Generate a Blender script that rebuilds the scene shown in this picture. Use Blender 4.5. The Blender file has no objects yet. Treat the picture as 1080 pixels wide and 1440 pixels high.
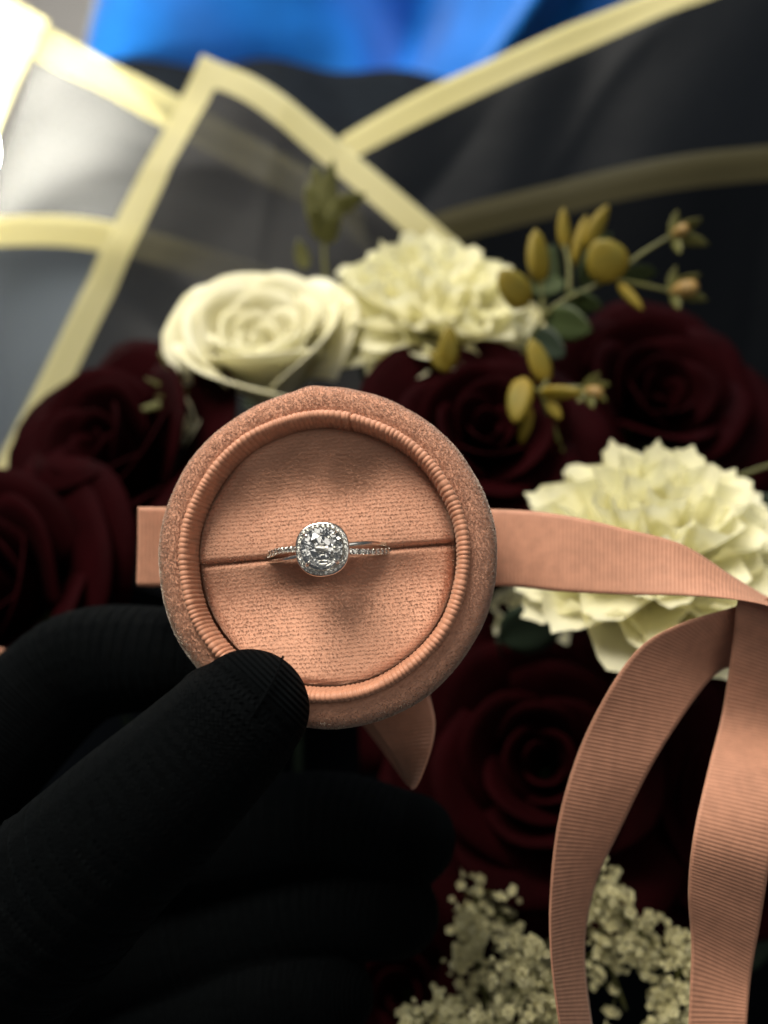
import bpy, math, random
import numpy as np
from mathutils import Vector, Matrix, Quaternion

random.seed(7)
rng = np.random.default_rng(7)
scene = bpy.context.scene
col = scene.collection
U = 0.01                                   # all lengths below are written in centimetres

# ------------------------------------------------------------------ camera, world, lights, exposure
FPX = 1400.0                               # focal length in photo pixels (photo 1080 x 1440)
CAM = Vector((0.0, -16.0, 0.0))
cam_d = bpy.data.cameras.new('camera')
cam = bpy.data.objects.new('camera', cam_d)
col.objects.link(cam)
cam.location = CAM * U
cam.rotation_euler = (math.radians(90), 0, 0)
cam_d.sensor_fit = 'VERTICAL'
cam_d.sensor_height = 24.0
cam_d.lens = 12.0 / (720.0 / FPX)
cam_d.clip_start = 0.005
cam_d.clip_end = 20
cam_d.dof.use_dof = True
cam_d.dof.focus_distance = 0.155
cam_d.dof.aperture_fstop = cam_d.lens / 3.7
scene.camera = cam

world = bpy.data.worlds.new('World')
scene.world = world
world.use_nodes = True
bg = world.node_tree.nodes['Background']
bg.inputs['Color'].default_value = (0.9, 0.95, 1.0, 1)
bg.inputs['Strength'].default_value = 0.08

def area(name, loc, target, size, power, color, size_y=None, spread=180):
    l = bpy.data.lights.new(name, 'AREA')
    l.shape = 'RECTANGLE'
    l.size = size * U
    l.size_y = (size_y or size) * U
    l.energy = power
    l.color = color
    l.spread = math.radians(spread)
    o = bpy.data.objects.new(name, l)
    col.objects.link(o)
    o.location = Vector(loc) * U
    d = (Vector(target) - Vector(loc)).normalized()
    o.rotation_euler = d.to_track_quat('-Z', 'Y').to_euler()
    return o

area('key_light', (-34, -34, 80), (1, 4, -3), 62, 17.2, (1.0, 0.93, 0.81), 48)
area('front_light', (12, -38, 16), (0, 4, 0), 44, 0.50, (1.0, 0.95, 0.86), 32)
area('backdrop_light', (10, 30, 75), (6, 60, 20), 30, 3.7, (0.92, 0.96, 1.0), 30)  # added area light that brightens the cloth and wall behind

vs = scene.view_settings
vs.view_transform = 'Standard'
vs.look = 'None'
vs.exposure = 0.0
vs.gamma = 1.0
vs.use_curve_mapping = False
scene.display_settings.display_device = 'sRGB'
cy = scene.cycles
cy.use_denoising = True
cy.max_bounces = 14
cy.transmission_bounces = 12
cy.transparent_max_bounces = 24
cy.diffuse_bounces = 4
cy.glossy_bounces = 6
cy.sample_clamp_indirect = 8.0
cy.sample_clamp_direct = 0.0
cy.caustics_reflective = True
cy.caustics_refractive = True

# ------------------------------------------------------------------ helpers
def P(px, py, d):
    """A point at depth d (cm) in front of the lens."""
    return np.array([(px - 540.0) / FPX * d, d - 16.0, (720.0 - py) / FPX * d])

def link(o, parent=None):
    col.objects.link(o)
    if parent is not None:
        o.parent = parent
    return o

def new_mesh(name, verts, faces, mat=None, smooth=True):
    me = bpy.data.meshes.new(name)
    v = np.asarray(verts, dtype=np.float64) * U
    if isinstance(faces, np.ndarray):
        n, k = faces.shape
        me.vertices.add(len(v))
        me.vertices.foreach_set('co', v.ravel())
        me.loops.add(n * k)
        me.loops.foreach_set('vertex_index', faces.ravel().astype(np.int32))
        me.polygons.add(n)
        me.polygons.foreach_set('loop_start', (np.arange(n) * k).astype(np.int32))
        me.update(calc_edges=True)
        me.validate()
    else:
        me.from_pydata([tuple(x) for x in v], [], [tuple(f) for f in faces])
        me.update()
    if smooth:
        me.polygons.foreach_set('use_smooth', [True] * len(me.polygons))
    if mat is not None:
        me.materials.append(mat)
    return me

def mobj(name, verts, faces, mat, parent=None, smooth=True, kind=None):
    o = bpy.data.objects.new(name, new_mesh(name, verts, faces, mat, smooth))
    link(o, parent)
    if kind:
        o['kind'] = kind
    return o

def tag(o, label=None, cat=None, group=None, kind=None):
    if label: o['label'] = label
    if cat: o['category'] = cat
    if group: o['group'] = group
    if kind: o['kind'] = kind
    return o

def empty(name, loc=(0, 0, 0), quat=None):
    o = bpy.data.objects.new(name, None)
    o.empty_display_size = 0.005
    col.objects.link(o)
    o.location = Vector(loc) * U
    if quat is not None:
        o.rotation_mode = 'QUATERNION'
        o.rotation_quaternion = quat
    return o

def grid_faces(nu, nv, wrap_u=False):
    """vertex index = j*nu + i (i along u, j along v)"""
    i = np.arange(nu if wrap_u else nu - 1)
    j = np.arange(nv - 1)
    I, J = np.meshgrid(i, j)
    I = I.ravel(); J = J.ravel()
    I2 = (I + 1) % nu
    return np.stack([J * nu + I, J * nu + I2, (J + 1) * nu + I2, (J + 1) * nu + I], 1)

def catmull(pts, n):
    pts = np.asarray(pts, float)
    p = np.vstack([2 * pts[0] - pts[1], pts, 2 * pts[-1] - pts[-2]])
    t = np.linspace(0, len(pts) - 1 - 1e-9, n)
    k = t.astype(int); f = (t - k)[:, None]
    a, b, c, d = p[k], p[k + 1], p[k + 2], p[k + 3]
    return 0.5 * ((2 * b) + (-a + c) * f + (2 * a - 5 * b + 4 * c - d) * f**2 + (-a + 3 * b - 3 * c + d) * f**3)

def unit(v):
    v = np.asarray(v, float)
    return v / (np.linalg.norm(v, axis=-1, keepdims=True) + 1e-12)

def tube(path, radii, n=10, ns=None, caps=True, flat=None):
    """tapered tube through path (smoothed). returns verts, faces list"""
    path = np.asarray(path, float)
    radii = np.asarray(radii, float)
    if ns is None: ns = len(path) * 4
    pr = catmull(np.hstack([path, radii[:, None]]), ns)
    pts, r = pr[:, :3], np.maximum(pr[:, 3], 1e-3)
    T = unit(np.gradient(pts, axis=0))
    up = np.array([0.13, 0.2, 1.0]); up = up / np.linalg.norm(up)
    if abs(np.dot(T.mean(0), up)) > 0.9: up = np.array([1.0, 0.1, 0.1])
    X = unit(np.cross(np.broadcast_to(up, T.shape), T)); Y = np.cross(T, X)
    a = np.linspace(0, 2 * np.pi, n, endpoint=False)
    rings = [pts[k] + r[k] * (np.cos(a)[:, None] * X[k] + np.sin(a)[:, None] * Y[k]) for k in range(ns)]
    V = np.vstack(rings)
    F = [tuple(int(q) for q in f) for f in grid_faces(n, ns, True)]
    if caps:
        b = len(V)
        V = np.vstack([V, pts[0] - T[0] * r[0] * .5, pts[-1] + T[-1] * r[-1] * .5])
        for i in range(n):
            F.append((b, (i + 1) % n, i))
            F.append((b + 1, (ns - 1) * n + i, (ns - 1) * n + (i + 1) % n))
    return V, F

def finger(path, radii, n=20, per=10):
    """closed tube with hemispherical ends for remeshing"""
    path = np.asarray(path, float); radii = np.asarray(radii, float)
    pr = catmull(np.hstack([path, radii[:, None]]), per * len(path))
    pts, r = pr[:, :3], pr[:, 3]
    T = unit(np.gradient(pts, axis=0))
    ext = np.linspace(0.08, 1.0, 9)[:-1]
    p0 = [pts[0] - T[0] * r[0] * math.cos(math.pi / 2 * e) for e in ext]; r0 = [r[0] * math.sin(math.pi / 2 * e) for e in ext]
    p1 = [pts[-1] + T[-1] * r[-1] * math.cos(math.pi / 2 * e) for e in ext[::-1]]; r1 = [r[-1] * math.sin(math.pi / 2 * e) for e in ext[::-1]]
    pts = np.vstack([p0, pts, p1]); r = np.concatenate([r0, r, r1])
    T = unit(np.gradient(pts, axis=0))
    up = np.array([0.1, 1.0, 0.1])
    X = unit(np.cross(np.broadcast_to(up, T.shape), T)); Y = np.cross(T, X)
    a = np.linspace(0, 2 * np.pi, n, endpoint=False)
    V = np.vstack([pts[k] + r[k] * (np.cos(a)[:, None] * X[k] + np.sin(a)[:, None] * Y[k]) for k in range(len(pts))])
    F = [tuple(int(q) for q in f) for f in grid_faces(n, len(pts), True)]
    F.append(tuple(range(n))[::-1]); F.append(tuple((len(pts) - 1) * n + i for i in range(n)))
    return V, F

def join(parts):
    V = []; F = []; b = 0
    for v, f in parts:
        V.append(np.asarray(v)); F += [tuple(int(i) + b for i in q) for q in f]; b += len(v)
    return np.vstack(V), F

def quat_to(dirv, spin=0.0):
    q = Vector(dirv).normalized().to_track_quat('Z', 'Y')
    return q @ Quaternion((0, 0, 1), spin)

# ------------------------------------------------------------------ materials
def mat(name, color, rough=0.6, metal=0.0, spec=0.5, sheen=0.0, sheen_rough=0.4, sheen_tint=(1, 1, 1), subsurface=0.0,
        noise=0.0, noise_scale=300.0, bump=0.0, bump_scale=600.0, color2=None, translucent=0.0):
    m = bpy.data.materials.new(name)
    m.use_nodes = True
    nt = m.node_tree; N = nt.nodes; L = nt.links
    b = N['Principled BSDF']
    b.inputs['Base Color'].default_value = (*color, 1)
    b.inputs['Roughness'].default_value = rough
    b.inputs['Metallic'].default_value = metal
    b.inputs['Specular IOR Level'].default_value = spec
    b.inputs['Sheen Weight'].default_value = sheen
    b.inputs['Sheen Roughness'].default_value = sheen_rough
    b.inputs['Sheen Tint'].default_value = (*sheen_tint, 1)
    tc = N.new('ShaderNodeTexCoord')
    csock = None
    if noise > 0:
        nz = N.new('ShaderNodeTexNoise'); nz.inputs['Scale'].default_value = noise_scale; nz.inputs['Detail'].default_value = 4
        L.new(tc.outputs['Object'], nz.inputs['Vector'])
        mr = N.new('ShaderNodeMapRange'); mr.inputs['From Min'].default_value = .3; mr.inputs['From Max'].default_value = .7
        L.new(nz.outputs['Fac'], mr.inputs['Value'])
        mx = N.new('ShaderNodeMix'); mx.data_type = 'RGBA'
        c2 = color2 or tuple(c * (1 - noise) for c in color)
        mx.inputs['A'].default_value = (*color, 1); mx.inputs['B'].default_value = (*c2, 1)
        L.new(mr.outputs['Result'], mx.inputs['Factor'])
        csock = mx.outputs['Result']
        L.new(csock, b.inputs['Base Color'])
    if bump > 0:
        n2 = N.new('ShaderNodeTexNoise'); n2.inputs['Scale'].default_value = bump_scale; n2.inputs['Detail'].default_value = 5
        L.new(tc.outputs['Object'], n2.inputs['Vector'])
        bp = N.new('ShaderNodeBump'); bp.inputs['Strength'].default_value = bump; bp.inputs['Distance'].default_value = 0.0005
        L.new(n2.outputs['Fac'], bp.inputs['Height'])
        L.new(bp.outputs['Normal'], b.inputs['Normal'])
    if translucent > 0:
        t = N.new('ShaderNodeBsdfTranslucent'); t.inputs['Color'].default_value = (*color, 1)
        if csock: L.new(csock, t.inputs['Color'])
        ms = N.new('ShaderNodeMixShader'); ms.inputs['Fac'].default_value = translucent
        L.new(b.outputs['BSDF'], ms.inputs[1]); L.new(t.outputs['BSDF'], ms.inputs[2])
        L.new(ms.outputs['Shader'], N['Material Output'].inputs['Surface'])
    return m

M = {}
M['velvet_base'] = mat('velvet_base', (0.62, 0.335, 0.23), rough=1.0, spec=0.1, noise=0.3, noise_scale=3000, color2=(0.56, 0.285, 0.185), bump=0.35, bump_scale=2200, sheen=0.35, sheen_tint=(1, .85, .7))
M['velvet_pile'] = mat('velvet_pile', (0.72, 0.425, 0.315), rough=0.9, spec=0.15, noise=0.45, noise_scale=3500, color2=(0.66, 0.36, 0.245), sheen=0.45, sheen_rough=.3, sheen_tint=(1, .82, .62), translucent=0.35)
M['velvet_rim'] = mat('velvet_rim_pile', (0.66, 0.42, 0.33), rough=0.9, spec=0.15, noise=0.4, noise_scale=3500, color2=(0.61, 0.37, 0.28), sheen=0.9, sheen_rough=.35, sheen_tint=(1, .93, .80), translucent=0.3)
M['collar'] = mat('collar_grosgrain', (0.58, 0.27, 0.165), rough=0.55, spec=0.35, noise=0.25, noise_scale=700, sheen=0.25, sheen_tint=(1, .8, .6))
M['ribbon'] = mat('ribbon_grosgrain', (0.535, 0.262, 0.168), rough=0.6, spec=0.3, noise=0.18, noise_scale=500, sheen=0.2, sheen_tint=(1, .8, .65), translucent=0.12)
M['silver'] = mat('white_gold', (0.84, 0.82, 0.77), rough=0.2, metal=1.0, bump=0.05, bump_scale=3000)
M['white_petal'] = mat('white_petal', (0.88, 0.86, 0.68), rough=0.6, spec=0.25, noise=0.15, noise_scale=90, color2=(0.77, 0.73, 0.47), bump=0.25, bump_scale=500, translucent=0.3)
M['mum_petal'] = mat('mum_petal', (0.92, 0.90, 0.72), rough=0.65, spec=0.2, noise=0.2, noise_scale=60, color2=(0.86, 0.83, 0.52), bump=0.25, bump_scale=500, translucent=0.42)
M['red_petal'] = mat('red_petal', (0.0125, 0.0005, 0.0012), rough=0.8, spec=0.03, noise=0.35, noise_scale=80, bump=0.25, bump_scale=600, sheen=0.0, sheen_tint=(1, .2, .3), translucent=0.05)
M['green'] = mat('leaf_green', (0.05, 0.075, 0.022), rough=0.55, spec=0.4, noise=0.4, noise_scale=120, translucent=0.15)
M['dark_green'] = mat('leaf_dark_green', (0.015, 0.028, 0.015), rough=0.6, spec=0.3, noise=0.4, noise_scale=120)
M['stem'] = mat('stem_green', (0.12, 0.12, 0.028), rough=0.6, noise=0.3, noise_scale=200)
M['yellow_leaf'] = mat('yellow_leaf', (0.25, 0.165, 0.008), rough=0.6, spec=0.3, noise=0.5, noise_scale=150, color2=(0.15, 0.13, 0.02), translucent=0.05)
M['bud'] = mat('bud_brown', (0.32, 0.20, 0.06), rough=0.6, noise=0.4, noise_scale=300)
M['floret'] = mat('floret_cream', (0.82, 0.77, 0.52), rough=0.7, noise=0.3, noise_scale=300, color2=(0.70, 0.66, 0.34), translucent=0.2)
M['black_paper'] = mat('black_paper', (0.006, 0.008, 0.011), rough=0.6, spec=0.3, noise=0.3, noise_scale=60, bump=0.1, bump_scale=90)
M['blue'] = mat('blue_cloth', (0.006, 0.125, 0.45), rough=0.85, spec=0.2, noise=0.25, noise_scale=30, bump=0.3, bump_scale=900, sheen=0.2)
M['wall'] = mat('grey_wall', (0.42, 0.40, 0.38), rough=0.9, noise=0.08, noise_scale=8, bump=0.1, bump_scale=80)
M['black_cloth'] = mat('black_cloth', (0.004, 0.006, 0.009), rough=0.9, spec=0.1, noise=0.3, noise_scale=80, bump=0.2, bump_scale=600)

def glass(name, ior, color=(1, 1, 1)):
    m = bpy.data.materials.new(name); m.use_nodes = True
    N = m.node_tree.nodes; b = N['Principled BSDF']
    b.inputs['Base Color'].default_value = (*color, 1)
    b.inputs['Roughness'].default_value = 0.0
    b.inputs['IOR'].default_value = ior
    b.inputs['Transmission Weight'].default_value = 1.0
    return m
M['diamond'] = glass('diamond', 2.42, (0.99, 0.99, 0.97))

def glove_material():
    m = mat('glove_knit', (0.0008, 0.0012, 0.0015), rough=0.8, spec=0.03, sheen=0.007, sheen_rough=0.4, sheen_tint=(.6, .8, .9))
    nt = m.node_tree; N = nt.nodes; L = nt.links; b = N['Principled BSDF']
    at = N.new('ShaderNodeAttribute'); at.attribute_name = 'along'
    mu = N.new('ShaderNodeMath'); mu.operation = 'MULTIPLY'; mu.inputs[1].default_value = 2 * math.pi / 0.078
    L.new(at.outputs['Fac'], mu.inputs[0])
    si = N.new('ShaderNodeMath'); si.operation = 'SINE'; L.new(mu.outputs[0], si.inputs[0])
    tc = N.new('ShaderNodeTexCoord'); nz = N.new('ShaderNodeTexNoise'); nz.inputs['Scale'].default_value = 2500
    L.new(tc.outputs['Object'], nz.inputs['Vector'])
    ad = N.new('ShaderNodeMath'); ad.operation = 'MULTIPLY_ADD'; ad.inputs[1].default_value = 1.2
    L.new(nz.outputs['Fac'], ad.inputs[0]); L.new(si.outputs[0], ad.inputs[2])
    bp = N.new('ShaderNodeBump'); bp.inputs['Strength'].default_value = 0.9; bp.inputs['Distance'].default_value = 0.00022
    L.new(ad.outputs[0], bp.inputs['Height']); L.new(bp.outputs['Normal'], b.inputs['Normal'])
    return m
M['glove'] = glove_material()

def film_material(name, tint, tcol, trans, clear, border=True, gold=(0.73, 0.68, 0.38), gold_clear=0.08, gold_tr=.45, spec=.3):
    """thin frosted film: dark body and a printed gold margin (attribute edge_dist, in cm)"""
    m = bpy.data.materials.new(name); m.use_nodes = True
    nt = m.node_tree; N = nt.nodes; L = nt.links
    for n in list(N): N.remove(n)
    out = N.new('ShaderNodeOutputMaterial')
    def film(base, tcol, tr, cl, rough):
        p = N.new('ShaderNodeBsdfPrincipled'); p.inputs['Base Color'].default_value = (*base, 1); p.inputs['Roughness'].default_value = rough
        p.inputs['Specular IOR Level'].default_value = spec
        t = N.new('ShaderNodeBsdfTranslucent'); t.inputs['Color'].default_value = (*tcol, 1)
        tp = N.new('ShaderNodeBsdfTransparent')
        a = N.new('ShaderNodeMixShader'); a.inputs['Fac'].default_value = tr
        L.new(p.outputs[0], a.inputs[1]); L.new(t.outputs[0], a.inputs[2])
        c = N.new('ShaderNodeMixShader'); c.inputs['Fac'].default_value = cl
        L.new(a.outputs[0], c.inputs[1]); L.new(tp.outputs[0], c.inputs[2])
        return p, c
    p1, s1 = film(tint, tcol, trans, clear, 0.5)
    nz = N.new('ShaderNodeTexNoise'); nz.inputs['Scale'].default_value = 40; nz.inputs['Detail'].default_value = 6
    tc = N.new('ShaderNodeTexCoord'); L.new(tc.outputs['Object'], nz.inputs['Vector'])
    bp = N.new('ShaderNodeBump'); bp.inputs['Strength'].default_value = 0.3; bp.inputs['Distance'].default_value = 0.002
    L.new(nz.outputs['Fac'], bp.inputs['Height']); L.new(bp.outputs['Normal'], p1.inputs['Normal'])
    if not border:
        L.new(s1.outputs[0], out.inputs['Surface']); return m
    p2, s2 = film(gold, tuple(min(1, g * 1.15) for g in gold), gold_tr, gold_clear, 0.45)
    L.new(bp.outputs['Normal'], p2.inputs['Normal'])
    at = N.new('ShaderNodeAttribute'); at.attribute_name = 'edge_dist'
    th = N.new('ShaderNodeMath'); th.operation = 'GREATER_THAN'; th.inputs[1].default_value = 0.0
    L.new(at.outputs['Fac'], th.inputs[0])
    mx = N.new('ShaderNodeMixShader'); L.new(th.outputs[0], mx.inputs['Fac'])
    L.new(s2.outputs[0], mx.inputs[1]); L.new(s1.outputs[0], mx.inputs[2])
    L.new(mx.outputs[0], out.inputs['Surface'])
    return m
M['film'] = film_material('frosted_film', (0.045, 0.047, 0.05), (.30, .30, .285), 0.58, 0.40, gold_clear=.30)
M['film_smoke'] = film_material('smoky_film', (0.020, 0.021, 0.024), (.09, .087, .09), 0.55, 0.30, gold_clear=.34)
M['film_dark'] = film_material('frosted_film_dark', (0.016, 0.020, 0.027), (.36, .39, .42), 0.60, 0.06)
M['film_navy'] = film_material('frosted_film_navy', (0.0045, 0.0065, 0.010), (.04, .055, .08), 0.12, 0.02, spec=.09)
M['film_black'] = film_material('film_black', (0.0028, 0.0036, 0.005), (.01, .01, .015), 0.05, 0.0, gold=(0.042, 0.038, 0.02), gold_tr=.1, spec=.02)  # same gold margin darkened, so this band's shade sits in its colour

# ------------------------------------------------------------------ setting: wall and cloths behind
def wavy_sheet(name, corners, nu, nv, fn, m, parent=None, kind=None):
    """corners TL,TR,BR,BL; fn(u,v) -> offset along y"""
    TL, TR, BR, BL = [np.array(c, float) for c in corners]
    u = np.linspace(0, 1, nu); v = np.linspace(0, 1, nv)
    Uu, Vv = np.meshgrid(u, v)
    p = ((1 - Vv)[..., None] * ((1 - Uu)[..., None] * TL + Uu[..., None] * TR) + Vv[..., None] * ((1 - Uu)[..., None] * BL + Uu[..., None] * BR))
    off = fn(Uu, Vv)
    p = p + off
    return mobj(name, p.reshape(-1, 3), grid_faces(nu, nv), m, parent, True, kind)

def yoff(f):
    def g(u, v):
        o = np.zeros(u.shape + (3,)); o[..., 1] = f(u, v); return o
    return g

wall = wavy_sheet('wall', [P(-1500, -1500, 120), P(2600, -1500, 120), P(2600, 2900, 120), P(-1500, 2900, 120)], 8, 8, yoff(lambda u, v: 0 * u), M['wall'], kind='structure')

def blue_folds(u, v):
    x = u * 60
    s = 1.9 * np.sin(x * .22 + v * 5) + 1.3 * np.exp(-((u - .58 - .25 * v) / .03)**2) * -1.8 + .6 * np.sin(x * .42 - v * 9 + 1.3 * np.sin(v * 6))
    s += -2.2 * np.exp(-((u - .78 + .35 * v) / .02)**2) + 1.5 * np.exp(-((u - .42 + .1 * v) / .035)**2)
    return s * 2.2
blue = wavy_sheet('blue_cloth', [P(250, -420, 70), P(1350, -420, 70), P(1350, 190, 66), P(140, 150, 66)], 120, 60, yoff(blue_folds), M['blue'])
so = blue.modifiers.new('thickness', 'SOLIDIFY'); so.thickness = 0.0025; so.offset = 1
tag(blue, 'bright blue folded cloth hanging behind the bouquet at the top', 'cloth')

bk = wavy_sheet('black_cloth', [P(60, 78, 60), P(700, 106, 60), P(1500, 900, 52), P(-100, 900, 52)], 60, 40,
                yoff(lambda u, v: 0.6 * np.sin(u * 22 + v * 3) + .4 * np.sin(u * 9 - 4 * v)), M['black_cloth'])
so = bk.modifiers.new('thickness', 'SOLIDIFY'); so.thickness = 0.0025; so.offset = 1
tag(bk, 'plain black cloth below the blue cloth, behind the wrapping paper', 'cloth')

# ------------------------------------------------------------------ the lit lamp at the left edge
def lathe(prof, n=32):
    prof = np.asarray(prof, float)
    a = np.linspace(0, 2 * np.pi, n, endpoint=False)
    V = np.vstack([np.stack([r * np.cos(a), r * np.sin(a), np.full(n, z)], 1) for r, z in prof])
    return V, grid_faces(n, len(prof), True)

def build_lamp():
    t = empty('lamp', P(-94, 305, 44.2))
    tag(t, 'glowing white globe lamp at the left edge behind the paper', 'lamp')
    m = bpy.data.materials.new('globe_glow'); m.use_nodes = True
    N = m.node_tree.nodes; b = N['Principled BSDF']
    b.inputs['Base Color'].default_value = (.9, .9, .9, 1)
    b.inputs['Emission Color'].default_value = (1.0, 0.97, 0.88, 1); b.inputs['Emission Strength'].default_value = 165
    an = np.linspace(.02, 2.75, 20)
    prof = [(2.6 * math.sin(q), 3.3 + 2.6 * math.cos(q)) for q in an]
    v, f = lathe(prof, 40); mobj('globe', v, f[:, ::-1], m, t)
    v, f = lathe([(.98, 1.0), (1.15, .9), (1.15, .5), (1.0, .3), (.5, .1), (.4, -3), (.4, -8), (2.6, -8.2), (2.7, -8.8), (.01, -8.8)], 32)
    mobj('lamp_base', v, f, M['silver'], t)
build_lamp()

# ------------------------------------------------------------------ wrapping paper
def paper(name, top, bottom, m, label, border=(), width=1.0, nu=70, nv=60, wob=0.25, group='sheets of gold edged wrapping paper', seed=0):
    """top / bottom: lists of (px,py,d) along the upper and the lower edge. border: edges 'top','left','right' carry a gold margin."""
    a = catmull([P(*q) for q in top], nu); b = catmull([P(*q) for q in bottom], nu)
    v = np.linspace(0, 1, nv)[:, None, None]
    p = (1 - v) * a[None] + v * b[None]
    r = np.random.default_rng(seed)
    uu = np.linspace(0, 1, nu)[None, :]; vv = np.linspace(0, 1, nv)[:, None]
    w = wob * (np.sin(uu * 7 + r.uniform(0, 6)) * np.cos(vv * 4 + r.uniform(0, 6)) + .5 * np.sin(uu * 15 + vv * 9 + r.uniform(0, 6)))
    for _ in range(7):                      # creases
        an = r.uniform(0, np.pi); cx, cy_ = r.uniform(.1, .9), r.uniform(.0, .7)
        dd = (uu - cx) * np.cos(an) + (vv - cy_) * np.sin(an); al = -(uu - cx) * np.sin(an) + (vv - cy_) * np.cos(an)
        w = w + r.choice([-1, 1]) * r.uniform(.10, .22) * np.exp(-np.abs(dd) / .035) * np.exp(-(al / .4)**2)
    p[..., 1] += w
    du = np.linalg.norm(np.diff(p, axis=1), axis=2); dv = np.linalg.norm(np.diff(p, axis=0), axis=2)
    su = np.concatenate([np.zeros((nv, 1)), np.cumsum(du, 1)], 1); sv = np.concatenate([np.zeros((1, nu)), np.cumsum(dv, 0)], 0)
    # distance to an edge, measured across the sheet (corrected by the skew of the grid)
    tu = unit(np.gradient(p, axis=1)); tv = unit(np.gradient(p, axis=0))
    sk = np.sqrt(np.maximum(.05, 1 - (tu * tv).sum(-1)**2))
    d = np.full((nv, nu), 99.0)
    if 'top' in border: d = np.minimum(d, sv * sk)
    if 'left' in border: d = np.minimum(d, su * sk)
    if 'right' in border: d = np.minimum(d, (su[:, -1:] - su) * sk)
    o = mobj(name, p.reshape(-1, 3), grid_faces(nu, nv), m)
    at = o.data.attributes.new('edge_dist', 'FLOAT', 'POINT')
    at.data.foreach_set('value', (d - width).ravel().astype(np.float32))
    so = o.modifiers.new('thickness', 'SOLIDIFY'); so.thickness = 0.00012; so.offset = 0
    so.use_rim = True
    tag(o, label, 'wrapping paper', group)
    return o

PAPERS = [
 ('wrapping_paper', [(283, 74, 36), (380, 125, 36), (500, 215, 35), (640, 335, 34), (800, 470, 33)],
  [(-40, 720, 33.2), (130, 800, 33.2), (300, 860, 33.2), (450, 900, 33.2), (600, 940, 33.2)], 'film_smoke',
  'translucent paper sheet whose gold pointed corner rises above the white rose', ('top', 'left'), 1.0, 1),
 ('wrapping_paper', [(62, 38, 40), (140, 78, 40), (235, 128, 40), (370, 200, 39), (470, 262, 38), (600, 350, 37)],
  [(-30, 335, 39.5), (40, 338, 39.5), (140, 345, 39.5), (300, 380, 39), (420, 420, 38.5), (560, 480, 38)], 'film',
  'brightly lit translucent paper sheet with gold top band at upper left', ('top',), 1.35, 2),
 ('wrapping_paper', [(-220, -110, 41.5), (-60, -40, 41.2), (66, 26, 41)],
  [(-300, 260, 41.5), (-190, 300, 41.3), (-60, 340, 41)], 'film',
  'paper corner with bright pale band beside the lamp at far left', ('top', 'right'), 1.25, 3),
 ('wrapping_paper', [(-160, 312, 37.4), (0, 306, 37.4), (130, 310, 37.4), (250, 334, 37.2), (380, 378, 37), (520, 440, 36.8)],
  [(-160, 1000, 37), (0, 1000, 37), (130, 1000, 37), (250, 1000, 37), (400, 1000, 37), (560, 1000, 37)], 'film_dark',
  'dark paper sheet with a curved gold band left of the white rose', ('top',), 1.15, 4),
 ('wrapping_paper', [(478, 194, 37.5), (640, 105, 37), (760, 53, 36.5), (900, -6, 36), (1250, -130, 35)],
  [(600, 640, 37), (740, 620, 36.5), (860, 600, 36), (1000, 600, 35.5), (1300, 560, 35)], 'film_navy',
  'dark paper sheet with pale gold upper edge at upper right', ('top',), 1.05, 5),
 ('wrapping_paper', [(560, 330, 35), (620, 298, 35), (800, 250, 34), (950, 222, 33.5), (1080, 203, 33), (1300, 180, 32)],
  [(500, 1700, 35), (640, 1700, 35), (800, 1700, 34), (950, 1700, 33.5), (1100, 1700, 33), (1350, 1700, 32)], 'film_black',
  'black paper sheet with a gold band darkened as in shade behind the yellow sprig', ('top',), 1.15, 6),
 ('wrapping_paper', [(-300, 690, 36.2), (100, 660, 36.2), (400, 640, 36.2), (640, 640, 36.2)],
  [(-300, 1900, 33), (100, 1900, 33), (400, 1900, 33), (640, 1900, 33)], 'film_black',
  'plain black paper sheet behind the red roses and glove at lower left', (), 1.0, 7),
]
for i, (n, tp, bt, mm, lab, bo, wd, sd) in enumerate(PAPERS):
    paper(n, tp, bt, M[mm], lab, bo, wd, seed=sd)

# ------------------------------------------------------------------ flowers
BIND = np.array([-2.0, 16.0, -34.0])        # where the stems of the bouquet meet

def petal_grid(phi, R, H, W, lean, curl, nu=11, nv=9, seed=0, ruffle=0.04):
    r_ = np.random.default_rng(seed)
    u = np.linspace(-1, 1, nu)[None, :]; v = np.linspace(0, 1, nv)[:, None]
    f = 0.5 + 0.5 * np.sin(np.clip(v, 0, 1) * np.pi / 2)
    hgt = v * (1 - 0.34 * np.abs(u)**2.2) + 0 * u
    ang = phi + u * W * f
    c = (np.clip(v - .55, 0, 1) / .45)**2
    rad = R * (0.22 + 0.78 * np.sin(hgt * np.pi / 2)) + lean * hgt**1.5 * H
    rad = rad + curl * c * .55 + u * 0.07 * R
    rad = rad + .22 * curl * (np.clip(np.abs(u) - .6, 0, 1) / .4)**2 * v
    z = H * hgt - curl * c * .42
    z = z - .5 * max(0, lean - .35) * H * hgt**2
    wv = ruffle * R * v**2 * np.sin(u * r_.uniform(3, 5) + r_.uniform(0, 6)) + ruffle * .6 * R * v**2 * np.sin(u * r_.uniform(6, 9) + r_.uniform(0, 6))
    rad = rad + wv
    z = z + .6 * wv
    rad = np.maximum(rad, .02)
    return np.stack([rad * np.cos(ang), rad * np.sin(ang), z], -1).reshape(-1, 3), grid_faces(nu, nv)

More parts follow.
